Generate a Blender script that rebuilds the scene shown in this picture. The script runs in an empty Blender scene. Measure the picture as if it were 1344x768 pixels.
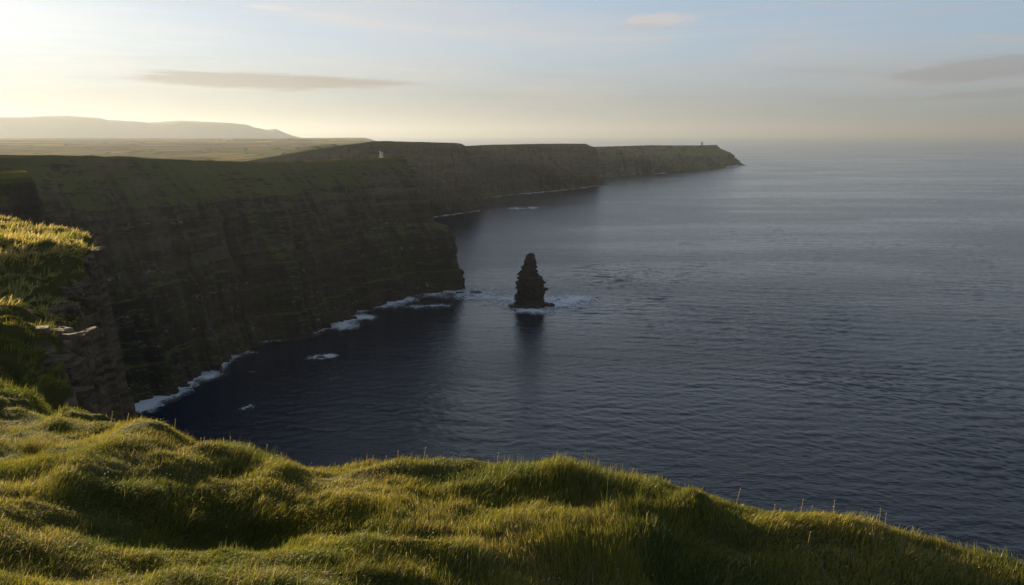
import bpy, bmesh, math, random
import numpy as np
from mathutils import Vector
R = math.radians
rng = np.random.default_rng(7)
random.seed(7)
sc = bpy.context.scene
COL = sc.collection

# ------------------------------------------------------------------ view of the place
H = 208.0                      # metres above the sea
FPX = 1045.0
PITCH = math.atan((384 - 177.5) / FPX)
CP, SP = math.cos(PITCH), math.sin(PITCH)
SKY_TINT = (1.20, 1.48, 1.91)
SUN_AZ, SUN_EL = R(-40), R(7.4)


def ray(px, py):
    cx, cy = (px - 672) / FPX, (384 - py) / FPX
    return np.array([cx, CP + cy * SP, -SP + cy * CP])


def at_z(px, py, z=0.0):
    d = ray(px, py)
    t = (z - H) / d[2]
    return np.array([d[0] * t, d[1] * t, z])


def at_d(px, py, D):
    d = ray(px, py)
    t = D / d[1]
    return np.array([d[0] * t, D, H + d[2] * t])


def proj(x, y, z):
    f = y * CP - (z - H) * SP
    u = y * SP + (z - H) * CP
    return 672 + FPX * x / f, 384 - FPX * u / f


# ------------------------------------------------------------------ noise
def _h(ix, iy, iz, seed):
    h = (ix.astype(np.int64) * 374761393 + iy.astype(np.int64) * 668265263 + iz.astype(np.int64) * 2147483647 + seed * 974711) & 0xFFFFFFFF
    h = ((h ^ (h >> 13)) * 1274126177) & 0xFFFFFFFF
    h = ((h ^ (h >> 16)) * 2246822519) & 0xFFFFFFFF
    return ((h ^ (h >> 15)) & 0xFFFFFF) / float(0xFFFFFF)


def vnoise(x, y, z=0.0, seed=0):
    x, y, z = np.broadcast_arrays(np.asarray(x, float), np.asarray(y, float), np.asarray(z, float))
    ix, iy, iz = np.floor(x), np.floor(y), np.floor(z)
    fx, fy, fz = x - ix, y - iy, z - iz
    fx, fy, fz = [f * f * f * (f * (f * 6 - 15) + 10) for f in (fx, fy, fz)]
    r = 0
    flat = np.all(z == 0)
    for dz in ((0,) if flat else (0, 1)):
        wz = 1 if flat else (fz if dz else 1 - fz)
        for dy in (0, 1):
            wy = fy if dy else 1 - fy
            for dx in (0, 1):
                wx = fx if dx else 1 - fx
                r = r + wx * wy * wz * _h(ix + dx, iy + dy, iz + dz, seed)
    return r * 2 - 1


def fbm(x, y, z=0.0, o=4, seed=0, gain=0.5):
    a, s, t = 1.0, 0.0, 0.0
    x, y, z = np.asarray(x, float), np.asarray(y, float), np.asarray(z, float)
    for k in range(o):
        s = s + a * vnoise(x * 2 ** k, y * 2 ** k, z * 2 ** k, seed + k * 17)
        t += a
        a *= gain
    return s / t


def sstep(a, b, x):
    t = np.clip((x - a) / (b - a), 0, 1)
    return t * t * (3 - 2 * t)


# ------------------------------------------------------------------ mesh helpers
def link(name, me, mat=None, parent=None, smooth=True):
    o = bpy.data.objects.new(name, me)
    COL.objects.link(o)
    if mat:
        me.materials.append(mat)
    if parent is not None:
        o.parent = parent
        o.matrix_parent_inverse = parent.matrix_world.inverted()
    if smooth:
        me.polygons.foreach_set('use_smooth', np.ones(len(me.polygons), bool))
    return o


def np_mesh(name, V, quads=None, tris=None):
    me = bpy.data.meshes.new(name)
    V = np.asarray(V, np.float32)
    q = np.zeros((0, 4), np.int32) if quads is None else np.asarray(quads, np.int32)
    t = np.zeros((0, 3), np.int32) if tris is None else np.asarray(tris, np.int32)
    me.vertices.add(len(V))
    me.vertices.foreach_set('co', V.ravel())
    me.loops.add(q.size + t.size)
    me.loops.foreach_set('vertex_index', np.concatenate([q.ravel(), t.ravel()]))
    me.polygons.add(len(q) + len(t))
    st = np.concatenate([np.arange(len(q)) * 4, q.size + np.arange(len(t)) * 3]).astype(np.int32)
    me.polygons.foreach_set('loop_start', st)
    me.update(calc_edges=True)
    return me


def grid_quads(nr, nc):
    i = np.arange(nr - 1)[:, None] * nc + np.arange(nc - 1)[None, :]
    return np.stack([i, i + 1, i + nc + 1, i + nc], -1).reshape(-1, 4)


def attr(me, name, rgba):
    a = me.color_attributes.new(name, 'FLOAT_COLOR', 'POINT')
    a.data.foreach_set('color', np.asarray(rgba, np.float32).ravel())


def tag(o, label=None, cat=None, group=None, kind=None):
    if label: o['label'] = label
    if cat: o['category'] = cat
    if group: o['group'] = group
    if kind: o['kind'] = kind
    return o


def empty(name, loc):
    o = bpy.data.objects.new(name, None)
    COL.objects.link(o)
    o.location = loc
    bpy.context.view_layer.update()
    return o


def bm_obj(name, bm, mat, parent=None, smooth=False):
    me = bpy.data.meshes.new(name)
    bm.to_mesh(me)
    bm.free()
    return link(name, me, mat, parent, smooth)


# ------------------------------------------------------------------ materials
class NT:
    def __init__(s, name):
        s.m = bpy.data.materials.new(name)
        s.m.use_nodes = True
        s.t = s.m.node_tree
        s.t.nodes.clear()
        s.out = s.n('ShaderNodeOutputMaterial')

    def n(s, t, **k):
        nd = s.t.nodes.new(t)
        for a, b in k.items():
            setattr(nd, a, b)
        return nd

    def l(s, a, b):
        s.t.links.new(a, b)

    def val(s, sock, v):
        if hasattr(v, 'is_output') or isinstance(v, bpy.types.NodeSocket):
            s.l(v, sock)
        else:
            sock.default_value = v

    def math(s, op, a, b=0.0, c=0.0, clamp=False):
        nd = s.n('ShaderNodeMath', operation=op, use_clamp=clamp)
        s.val(nd.inputs[0], a); s.val(nd.inputs[1], b)
        if len(nd.inputs) > 2: s.val(nd.inputs[2], c)
        return nd.outputs[0]

    def sm(s, x, a, b, lo=0.0, hi=1.0):
        nd = s.n('ShaderNodeMapRange', interpolation_type='SMOOTHSTEP')
        s.val(nd.inputs[0], x)
        for i, v in ((1, a), (2, b), (3, lo), (4, hi)):
            s.val(nd.inputs[i], v)
        return nd.outputs[0]

    def noise(s, vec, scale, detail=4, rough=.55, dist=0.0):
        nd = s.n('ShaderNodeTexNoise')
        s.l(vec, nd.inputs['Vector'])
        nd.inputs['Scale'].default_value = scale
        nd.inputs['Detail'].default_value = detail
        nd.inputs['Roughness'].default_value = rough
        nd.inputs['Distortion'].default_value = dist
        return nd.outputs[0]

    def map(s, vec, scale=(1, 1, 1), rot=(0, 0, 0), loc=(0, 0, 0)):
        nd = s.n('ShaderNodeMapping')
        s.l(vec, nd.inputs[0])
        nd.inputs['Location'].default_value = loc
        nd.inputs['Rotation'].default_value = rot
        nd.inputs['Scale'].default_value = scale
        return nd.outputs[0]

    def mix(s, f, a, b):
        nd = s.n('ShaderNodeMix', data_type='RGBA')
        s.val(nd.inputs[0], f)
        for i, v in ((6, a), (7, b)):
            s.val(nd.inputs[i], (*v, 1) if isinstance(v, tuple) and len(v) == 3 else v)
        return nd.outputs[2]

    def pos(s):
        return s.n('ShaderNodeNewGeometry').outputs['Position']

    def nz(s):
        g = s.n('ShaderNodeNewGeometry')
        x = s.n('ShaderNodeSeparateXYZ')
        s.l(g.outputs['Normal'], x.inputs[0])
        return s.math('ABSOLUTE', x.outputs[2])

    def z(s):
        x = s.n('ShaderNodeSeparateXYZ')
        s.l(s.pos(), x.inputs[0])
        return x.outputs[2]

    def bsdf(s, col, rough=.9, spec=.3, normal=None):
        b = s.n('ShaderNodeBsdfPrincipled')
        s.val(b.inputs['Base Color'], (*col, 1) if isinstance(col, tuple) else col)
        s.val(b.inputs['Roughness'], rough)
        b.inputs['Specular IOR Level'].default_value = spec
        if normal is not None: s.l(normal, b.inputs['Normal'])
        return b.outputs[0]

    def bump(s, h, strength=1.0, dist=1.0):
        b = s.n('ShaderNodeBump')
        s.l(h, b.inputs['Height'])
        b.inputs['Strength'].default_value = strength
        b.inputs['Distance'].default_value = dist
        return b.outputs[0]

    def done(s, sh):
        s.l(sh, s.out.inputs[0])
        return s.m


def cliff_material(name, scale=1.0, grass_lo=.42, grass_hi=.66, gain=1.0, guano=1.0):
    t = NT(name)
    p = t.pos()
    strata = t.noise(t.map(p, (.05 * scale, .05 * scale, .34 * scale)), 1.0, 6, .62, .35)
    blot = t.noise(p, .03 * scale, 5, .6)
    fine = t.noise(t.map(p, (1, 1, .5)), .55 * scale, 6, .65)
    seep = t.noise(t.map(p, (.16 * scale, .16 * scale, .012 * scale)), 1.0, 4, .6)
    rock = t.mix(t.sm(strata, .3, .7), (.028, .022, .016), (.115, .087, .060))
    rock = t.mix(t.math('MULTIPLY', t.sm(fine, .5, .75), .55), rock, (.15, .13, .105))
    rock = t.mix(t.math('MULTIPLY', t.sm(seep, .5, .72), .55), rock, (.022, .022, .018))
    beds = t.noise(t.map(p, (.005 * scale, .005 * scale, .085 * scale), (R(1.2), 0, 0)), 1.0, 4, .6)
    rock = t.mix(t.math('MULTIPLY', t.sm(beds, .52, .62), .50), rock, (.165, .130, .090))
    rock = t.mix(t.math('MULTIPLY', t.sm(beds, .46, .38), .55), rock, (.020, .017, .014))
    tone = t.noise(t.map(p, (.018 * scale, .018 * scale, .010 * scale)), 1.0, 5, .62)
    rock = t.mix(t.math('MULTIPLY', t.sm(tone, .46, .60), .62), rock, (.022, .019, .016))
    rock = t.mix(t.math('MULTIPLY', t.sm(tone, .48, .34), .60), rock, (.130, .096, .060))
    wetz = t.sm(t.math('ADD', t.z(), t.math('MULTIPLY', t.math('SUBTRACT', tone, .5), 90.0)), 62.0, 125.0, .55, 0.0)
    rock = t.mix(wetz, rock, (.024, .022, .020))
    moss = t.sm(t.math('ADD', blot, t.math('MULTIPLY', t.math('SUBTRACT', seep, .5), .5)), .48, .66)
    rock = t.mix(t.math('MULTIPLY', moss, .6), rock, (.034, .042, .014))
    if guano:
        z = t.z()
        g = t.noise(t.map(p, (.17, .17, .34)), 1.0, 4, .7)
        w = t.noise(p, .012, 2)
        zz = t.math('ADD', z, t.math('MULTIPLY', t.math('SUBTRACT', w, .5), 22.0))
        band = None
        for c, half, amt in ((94, 6, 1.0), (64, 5, .8), (40, 7, .65), (14, 8, 1.0), (134, 5, .7)):
            b = t.math('MULTIPLY', t.sm(t.math('ABSOLUTE', t.math('SUBTRACT', zz, c)), 0, half, 1, 0), amt)
            band = b if band is None else t.math('MAXIMUM', band, b)
        band = t.math('MULTIPLY', band, t.sm(t.noise(p, .022, 3), .47, .58))
        spot = t.math('MULTIPLY', t.sm(g, .55, .66), band)
        rock = t.mix(t.math('MULTIPLY', spot, .9 * guano), rock, (.40, .36, .31))
    gcol = t.mix(t.noise(p, .02 * scale, 4), (.050, .066, .016), (.105, .105, .028))
    nzv = t.math('ADD', t.nz(), t.math('MULTIPLY', t.math('SUBTRACT', t.math('MULTIPLY', t.math('ADD', blot, tone), .5), .5), 1.6))
    gr = t.sm(nzv, grass_lo, grass_hi)
    col = t.mix(gr, rock, gcol)
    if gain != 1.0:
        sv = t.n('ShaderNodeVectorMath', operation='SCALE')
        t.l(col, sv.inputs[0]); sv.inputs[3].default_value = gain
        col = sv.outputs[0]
    bh = t.math('ADD', t.math('MULTIPLY', fine, 1.4), t.math('MULTIPLY', strata, 1.8))
    return t.done(t.bsdf(col, .95, .15, t.bump(bh, .9, 1.0 / scale)))


M_cliff = cliff_material('cliff_rock')
M_cliff_mid = cliff_material('cliff_rock_distant_darkened', .5, guano=.5, gain=.62)  # rock colour darkened so these headlands stand out against the hazier farthest one
M_cliff_far = cliff_material('cliff_rock_far_haze_paled', .3, guano=0, gain=1.35)  # rock colour paled to paint in extra haze on the farthest headland


def turf_material(name, scale=1.0):
    t = NT(name)
    p = t.pos()
    a = t.noise(t.map(p, (1, 1.0, 1)), .012 * scale, 5, .6)
    b = t.noise(p, .25 * scale, 4, .6)
    c = t.mix(t.sm(a, .35, .65), (.065, .080, .018), (.17, .135, .040))
    c = t.mix(t.math('MULTIPLY', t.sm(b, .4, .7), .5), c, (.10, .105, .022))
    return t.done(t.bsdf(c, 1.0, 0.0, t.bump(b, .6, .5 / scale)))


M_turf = turf_material('clifftop_turf')


def plain_material():
    t = NT('farmland')
    p = t.pos()
    # patchwork of fields, bog and rough pasture
    v = t.n('ShaderNodeTexVoronoi', feature='F1')
    t.l(t.map(p, (1, .55, 1), (0, 0, .5)), v.inputs['Vector'])
    v.inputs['Scale'].default_value = .0042
    hsv = t.n('ShaderNodeSeparateColor')
    t.l(v.outputs['Color'], hsv.inputs[0])
    c = t.mix(hsv.outputs[0], (.12, .105, .034), (.34, .25, .085))
    c = t.mix(t.math('MULTIPLY', t.sm(hsv.outputs[1], .72, .8), .8), c, (.13, .145, .04))
    bog = t.noise(p, .0011, 4)
    c = t.mix(t.math('MULTIPLY', t.sm(bog, .45, .6), .75), c, (.13, .085, .045))
    e = t.n('ShaderNodeTexVoronoi', feature='DISTANCE_TO_EDGE')
    t.l(t.map(p, (1, .55, 1), (0, 0, .5)), e.inputs['Vector'])
    e.inputs['Scale'].default_value = .0042
    hedge = t.sm(e.outputs['Distance'], .02, .05, 1, 0)
    c = t.mix(t.math('MULTIPLY', hedge, .8), c, (.022, .026, .012))
    return t.done(t.bsdf(c, 1, 0))


def sea_material():
    t = NT('sea_water')
    p = t.pos()
    w1 = t.noise(t.map(p, (.22, .50, 1), (0, 0, R(12))), 1.0, 3, .6, .4)
    w2 = t.noise(t.map(p, (.7, 1.3, 1), (0, 0, R(-8))), 1.0, 3, .6, .3)
    slick = t.noise(t.map(p, (.0011, .0034, 1), (0, 0, R(14))), 1.0, 5, .62, .9)
    calm = t.sm(slick, .38, .64, 1.0, .45)
    h = t.math('ADD', t.math('MULTIPLY', w1, .60), t.math('MULTIPLY', w2, .13))
    h = t.math('MULTIPLY', h, calm)
    b = t.n('ShaderNodeBsdfPrincipled')
    b.inputs['Base Color'].default_value = (.005, .015, .030, 1)
    b.inputs['IOR'].default_value = 1.333
    t.l(t.sm(slick, .38, .64, .20, .13), b.inputs['Roughness'])
    t.l(t.bump(h, 1.0, 1.0), b.inputs['Normal'])
    return t.done(b.outputs[0])


def grass_material():
    t = NT('grass_blade')
    a = t.n('ShaderNodeAttribute', attribute_name='tint')
    d = t.n('ShaderNodeBsdfDiffuse')
    tr = t.n('ShaderNodeBsdfTranslucent')
    g = t.n('ShaderNodeBsdfGlossy')
    g.inputs['Roughness'].default_value = .45
    g.inputs['Color'].default_value = (.9, .9, .8, 1)
    t.l(a.outputs['Color'], d.inputs[0])
    t.l(a.outputs['Color'], tr.inputs[0])
    m = t.n('ShaderNodeMixShader')
    m.inputs[0].default_value = .45
    t.l(d.outputs[0], m.inputs[1]); t.l(tr.outputs[0], m.inputs[2])
    m2 = t.n('ShaderNodeMixShader')
    m2.inputs[0].default_value = .025
    t.l(m.outputs[0], m2.inputs[1]); t.l(g.outputs[0], m2.inputs[2])
    return t.done(m2.outputs[0])


def ground_material():
    t = NT('turf_and_shale')
    p = t.pos()
    a = t.noise(p, .35, 5, .6)
    b = t.noise(t.map(p, (1, 1, 1)), 3.0, 5, .65)
    strata = t.noise(t.map(p, (.08, .08, 1.6)), 1.0, 5, .6)
    soil = t.mix(a, (.040, .045, .012), (.095, .090, .022))
    soil = t.mix(t.math('MULTIPLY', b, .5), soil, (.045, .040, .014))
    rock = t.mix(t.sm(strata, .3, .7), (.045, .033, .022), (.20, .148, .092))
    rock = t.mix(t.sm(b, .45, .7), rock, (.085, .068, .048))
    nzv = t.math('ADD', t.nz(), t.math('MULTIPLY', t.math('SUBTRACT', a, .5), .75))
    col = t.mix(t.sm(nzv, .42, .58), rock, soil)
    h = t.math('ADD', t.math('MULTIPLY', b, .18), t.math('MULTIPLY', strata, .30))
    return t.done(t.bsdf(col, .95, .1, t.bump(h, .9, 1.0)))


def simple(name, c1, c2, scale, rough=.9, bumpd=.1):
    t = NT(name)
    p = t.pos()
    n = t.noise(p, scale, 5, .62)
    return t.done(t.bsdf(t.mix(n, c1, c2), rough, .2, t.bump(n, .8, bumpd)))


def foam_material():
    t = NT('foam')
    p = t.pos()
    a = t.n('ShaderNodeAttribute', attribute_name='tint')
    s = t.n('ShaderNodeSeparateColor')
    t.l(a.outputs['Color'], s.inputs[0])
    n = t.noise(t.map(p, (.22, .14, 1)), 1.0, 6, .72, 1.2)
    n2 = t.noise(t.map(p, (.06, .035, 1)), 1.0, 4, .6, .8)
    n = t.math('ADD', t.math('MULTIPLY', n, .6), t.math('MULTIPLY', n2, .4))
    f = t.sm(t.math('ADD', s.outputs[0], t.math('MULTIPLY', t.math('SUBTRACT', n, .5), 3.6)), .30, 1.35)
    d = t.n('ShaderNodeBsdfDiffuse')
    d.inputs[0].default_value = (.80, .82, .84, 1)
    tr = t.n('ShaderNodeBsdfTransparent')
    m = t.n('ShaderNodeMixShader')
    t.l(t.math('MULTIPLY', f, .95), m.inputs[0])
    t.l(tr.outputs[0], m.inputs[1]); t.l(d.outputs[0], m.inputs[2])
    return t.done(m.outputs[0])


M_sea = sea_material()
M_grass = grass_material()
M_ground = ground_material()
M_plain = plain_material()
M_foam = foam_material()
M_hill = simple('hill_heather', (.05, .045, .022), (.10, .09, .045), .004, 1, 20)
M_slab = simple('lichen_limestone', (.10, .085, .066), (.25, .22, .175), 1.6, .9, .12)
M_jut = simple('brown_weathered_rock', (.050, .037, .025), (.19, .145, .095), 1.1, .95, .25)
M_wet = simple('wet_shale', (.014, .014, .014), (.040, .037, .033), .35, .55, .5)
M_stack = cliff_material('stack_rock', 1.3, .8, 1.0, guano=.25)
M_lime = simple('limewashed_stone', (.42, .41, .38), (.62, .60, .56), 1.2, .85, .06)
M_stone = simple('grey_rubble_stone', (.07, .068, .062), (.17, .16, .145), 1.0, .9, .1)
M_dark = simple('dark_opening', (.012, .012, .012), (.02, .02, .02), 1.0, .9, .01)

# ------------------------------------------------------------------ sea
def wave_height(x, y):
    """wind sea: many short-crested trains, gustier in some places than in others"""
    r = np.random.default_rng(5)
    z = np.zeros(x.shape, np.float32)
    lam = 3.2 * (46 / 3.2) ** ((np.arange(56) + .5) / 56)
    for L in lam:
        k = 2 * np.pi / L
        a = R(-98) + r.normal(0, R(34) if L < 14 else R(16))
        amp = .0265 * L / (2 * np.pi) * (1.0 if L < 11 else (11 / L) ** 1.1)
        z += (amp * np.sin((k * math.cos(a)) * x + (k * math.sin(a)) * y + r.uniform(0, 6.28))).astype(np.float32)
    gust = .72 + .75 * fbm(x / 260 + y / 900, y / 520, o=4, seed=71) + .45 * fbm(x / 60, y / 95, o=2, seed=72)
    return z * np.clip(gust, .58, 1.6)


ds, dcur = [], 300.0
while dcur < 9000:
    ds.append(dcur)
    dcur += max(1.25, min(30.0, dcur * dcur / (H * 796) * .42))
ds = np.array(ds)
sa_ = np.radians(np.linspace(-41, 41, 900))
SA, SD = np.meshgrid(sa_, ds)
SXX, SYY = SD * np.sin(SA), SD * np.cos(SA)
taper = sstep(300, 330, SD) * sstep(9000, 7000, SD) * sstep(R(41), R(39.5), np.abs(SA))
SZZ = wave_height(SXX, SYY) * taper
nD, nA = SD.shape
V = np.stack([SXX, SYY, SZZ], -1).reshape(-1, 3)
Q = grid_quads(nD, nA)
# the rest of the sea: out to the horizon in front, and all the way round behind
ro = [9000, 16000, 30000, 60000, 120000]
o_ = len(V)
V2 = np.concatenate([np.stack([r_ * np.sin(sa_), r_ * np.cos(sa_), 0 * sa_], -1) for r_ in ro[1:]])
first = (nD - 1) * nA + np.arange(nA)
rows_ = [first] + [o_ + k * nA + np.arange(nA) for k in range(len(ro) - 1)]
Qo = np.concatenate([np.stack([a_[:-1], a_[1:], b_[1:], b_[:-1]], -1) for a_, b_ in zip(rows_[:-1], rows_[1:])])
o2 = o_ + len(V2)
ab = np.radians(np.linspace(41, 319, 140))
rb = [300, 1500, 9000, 40000, 120000]
V3 = np.concatenate([np.stack([r_ * np.sin(ab), r_ * np.cos(ab), 0 * ab], -1) for r_ in rb])
Qb = grid_quads(len(rb), 140) + o2
o3 = o2 + len(V3)
V4 = np.array([[0, 0, 0]] + [[300 * math.sin(a_), 300 * math.cos(a_), 0] for a_ in np.radians(np.arange(0, 360, 4))])
T4 = np.array([(o3, o3 + 1 + k, o3 + 1 + (k + 1) % 90) for k in range(90)])
tag(link('sea', np_mesh('sea', np.concatenate([V, V2, V3, V4]), np.concatenate([Q, Qo, Qb]), T4), M_sea), 'dark rippled sea stretching out to the hazy horizon', 'sea', kind='structure')


# ------------------------------------------------------------------ lofted sea cliffs
def smooth1(a, k):
    if k < 1: return a
    w = np.exp(-np.linspace(-2, 2, 2 * k + 1) ** 2)
    w /= w.sum()
    p = np.pad(a, ((k, k), (0, 0)), mode='edge')
    return np.stack([np.convolve(p[:, c], w, 'valid') for c in range(a.shape[1])], 1)


def cliff(name, label, cat, F, C, sil, profile, du, nz, rough, mats, smooth_m, seed, ztop=None, gully=6., group=None,
          slope=.05, nplat=14, tip_profile=None, tip_w=None, amp_z=1.0):
    """F foot points, C inland points, sil: skyline (x pixels, y pixels); profile: height share -> setback (m)"""
    F, C = np.array(F, float)[:, :2], np.array(C, float)[:, :2]
    s = np.concatenate([[0], np.cumsum(np.hypot(*np.diff(F, axis=0).T))])
    m = int(s[-1] / du) + 2
    u = np.linspace(0, s[-1], m)
    Fu = np.stack([np.interp(u, s, F[:, k]) for k in (0, 1)], 1)
    Cu = np.stack([np.interp(u, s, C[:, k]) for k in (0, 1)], 1)
    k = max(1, int(smooth_m / du))
    Fu, Cu = smooth1(Fu, k), smooth1(Cu, k * 3)
    nin = Cu - Fu
    L = np.hypot(nin[:, 0], nin[:, 1])
    nin /= L[:, None]
    pz, pi_ = np.array(profile).T
    ins_top = np.interp(1, pz, pi_) * np.ones(m)
    if tip_profile is not None:
        tz, ti = np.array(tip_profile).T
        tw = np.interp(u, s, np.array(tip_w, float))
        ins_top = ins_top * (1 - tw) + ti[-1] * tw
    Tt = Fu + nin * ins_top[:, None]
    if ztop is not None:
        zt = np.interp(u, s, np.array(ztop, float))
    else:
        px, _ = proj(Tt[:, 0], Tt[:, 1], 186.0)
        py = np.interp(px, np.array(sil)[:, 0], np.array(sil)[:, 1])
        cy = (384 - py) / FPX
        zt = H + Tt[:, 1] * (-SP + cy * CP) / (CP + cy * SP)
    t = np.linspace(0, 1, nz)
    tt = t[:, None] * np.ones((1, m))
    z = -6 + (zt[None, :] + 6) * tt
    # ledges wander a little up and down along the face
    wob = .05 * fbm(u / 90, u * 0, o=3, seed=seed + 3)[None, :] * np.sin(np.pi * tt)
    tw2 = np.clip(tt + wob, 0, 1)
    ins = np.interp(tw2, pz, pi_)
    if tip_profile is not None:
        ins = ins * (1 - tw)[None, :] + np.interp(tw2, tz, ti) * tw[None, :]
    U = np.broadcast_to(u[None, :], z.shape)
    fade = np.where(tt > .9, sstep(1.0, .9, tt), 1.0)
    g = fbm(U / (gully * 9), z / 260, o=3, seed=seed)
    rib = 1 - 2 * np.abs(fbm(U / (gully * 3.0), z / 150 + g * .5, o=3, seed=seed + 5))
    g2 = fbm(U / (gully * 2.2) + 9.1, z / 320 + .3 * g, o=3, seed=seed + 6)
    chim = sstep(.12, .0, np.abs(fbm(U / (gully * 4.2) + .25 * g, z / 420, o=2, seed=seed + 8)))
    d = gully * 2.2 * g + gully * 1.0 * rib * sstep(1.0, .55, tt) + gully * 1.6 * g2 - gully * 2.0 * chim * sstep(.97, .7, tt) * sstep(-.35, .3, g2 + .15)
    d += gully * .9 * sstep(.3, 0, tt) * np.clip(fbm(U / (gully * 7) + 3, z * 0, o=3, seed=seed + 12), 0, 1) * 2
    lay = np.floor(z / (4.2 * rough) + .8 * fbm(U / 120, z * 0, o=2, seed=seed + 9))
    lay0 = np.floor(z / (10.5 * rough) + 1.1 * fbm(U / 150, z * 0, o=3, seed=seed + 19))
    d += rough * 4.2 * (_h(lay0, lay0 * 0, lay0 * 0, seed + 1) - .5) * (.5 + .9 * np.clip(vnoise(U / 45, lay0 * 2.7, seed=seed + 22) + .4, 0, 1.2))
    d += rough * 2.0 * (_h(lay, lay * 0, lay * 0, seed) - .5) * (.6 + .8 * vnoise(U / 22, lay * 3.1, seed=seed + 2))
    blk = vnoise(U / (5.5 * rough) + lay * 7.3, lay * 1.7, seed=seed + 4)
    d += rough * 1.3 * np.round(blk * 2) / 2
    d += rough * .7 * fbm(U / (4 * rough), z / (3 * rough), o=3, seed=seed + 7)
    d *= fade
    # a broken skirt of fallen rock at the waterline
    d += rough * 2.2 * sstep(.05, 0, tt) * (.5 + fbm(U / 14, z * 0, o=3, seed=seed + 21))
    X = Fu[None, :, 0] + nin[None, :, 0] * (ins - d)
    Y = Fu[None, :, 1] + nin[None, :, 1] * (ins - d)
    z = z + fade * rough * .25 * vnoise(U / 3, z / 3, seed=seed + 31)
    z[-1] += amp_z * .6 * fbm(u / 16, u * 0, o=3, seed=seed + 41)
    face = np.stack([X, Y, z], -1)
    # plateau
    sp = np.linspace(0, 1, nplat) ** 1.6
    P0 = face[-1]
    Pl = np.zeros((nplat, m, 3))
    LL = np.hypot(Cu[:, 0] - P0[:, 0], Cu[:, 1] - P0[:, 1])
    for j, q in enumerate(sp):
        Pl[j, :, 0] = P0[:, 0] + (Cu[:, 0] - P0[:, 0]) * q
        Pl[j, :, 1] = P0[:, 1] + (Cu[:, 1] - P0[:, 1]) * q
        Pl[j, :, 2] = P0[:, 2] - slope * LL * q + (0 if j == 0 else .5 * vnoise(Pl[j, :, 0] / 25, Pl[j, :, 1] / 25, seed=seed))
    root = empty(name, (float(P0[m // 2, 0]), float(P0[m // 2, 1]), 0))
    tag(root, label, cat, group)
    k0 = int(nz * .985)
    link('rock_face', np_mesh('rock_face', face[:k0 + 1].reshape(-1, 3), grid_quads(k0 + 1, m)), mats[0], root, rough > 2)
    top = np.concatenate([face[k0:], Pl[1:]], 0)
    link('grassy_top', np_mesh('grassy_top', top.reshape(-1, 3), grid_quads(top.shape[0], m)), mats[1], root)
    return Fu, face, root


PROFILE = [(0, 0), (.22, 9), (.28, 12), (.45, 18), (.52, 25), (.72, 33), (.80, 40), (.90, 58), (1, 78)]
TIP = [(0, 0), (.24, 6), (.262, 12), (.49, 15), (.53, 40), (.66, 44), (.78, 49), (.86, 60), (1, 72)]

# main headland behind the stack
foot_px = [(150, 548), (182, 532), (215, 511), (262, 492), (312, 468), (350, 449), (398, 441), (438, 427), (456, 421),
           (466, 411), (492, 399), (530, 389), (565, 384), (592, 381), (605, 379)]
Fm = [(-470, 470), (-400, 520)] + [tuple(at_z(*p)[:2]) for p in foot_px]
tipx, tipy = Fm[-1]
Fm += [(tipx - 4, tipy + 35), (tipx - 40, tipy + 110), (-190, 1330), (-330, 1500)]
Cm = []
for i, (x, y) in enumerate(Fm):
    k = min(1, max(0, (y - 600) / 480))
    if i >= len(Fm) - 5:
        Cm.append([(-225, 1085), (-235, 1110), (-260, 1140), (-360, 1190), (-520, 1250)][i - len(Fm) + 5])
    else:
        Cm.append((x - 420 + 200 * k, y + 260 - 200 * k))
sil_main = [(-300, 199), (0, 203), (60, 203.5), (150, 205), (190, 207), (215, 209), (250, 210), (300, 212), (350, 213), (400, 211.5),
            (440, 210), (480, 208), (500, 207), (531, 207), (560, 208)]
tw = [0] * (len(Fm) - 9) + [0, 0, .1, .5, 1, 1, 1, .6, 0]
Fmain, face_main, _ = cliff('sea_cliff', 'tall dark layered cliff with a grassy top ending opposite the sea stack', 'cliff', Fm, Cm, sil_main, PROFILE,
                            1.1, 330, 1.0, (M_cliff, M_turf), 14, 11, tip_profile=TIP, tip_w=tw, group='sea cliffs along the coast')

# small spur nearer by, at the edge of the picture
top0 = at_d(0, 226.5, 325)
ztop0 = top0[2]
F0 = [(-420, 300), (-300, 283), (-224, 290), (-192, 304), (-181, 322), (-194, 347), (-260, 380), (-380, 420)]
C0 = [(-420, 380), (-330, 350), (-265, 338), (-252, 336), (-252, 337), (-260, 342), (-300, 352), (-380, 372)]
cliff('sea_cliff', 'small sunlit-topped cliff spur standing in front of the tall dark cliff', 'cliff', F0, C0, None,
      [(0, 0), (.5, 4), (.8, 7), (.93, 10), (.98, 12), (1, 15)], .8, 200, .8, (M_cliff, M_turf), 6, 23, ztop=[ztop0] * 8, gully=3.0, slope=.07,
      group='sea cliffs along the coast')

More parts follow.
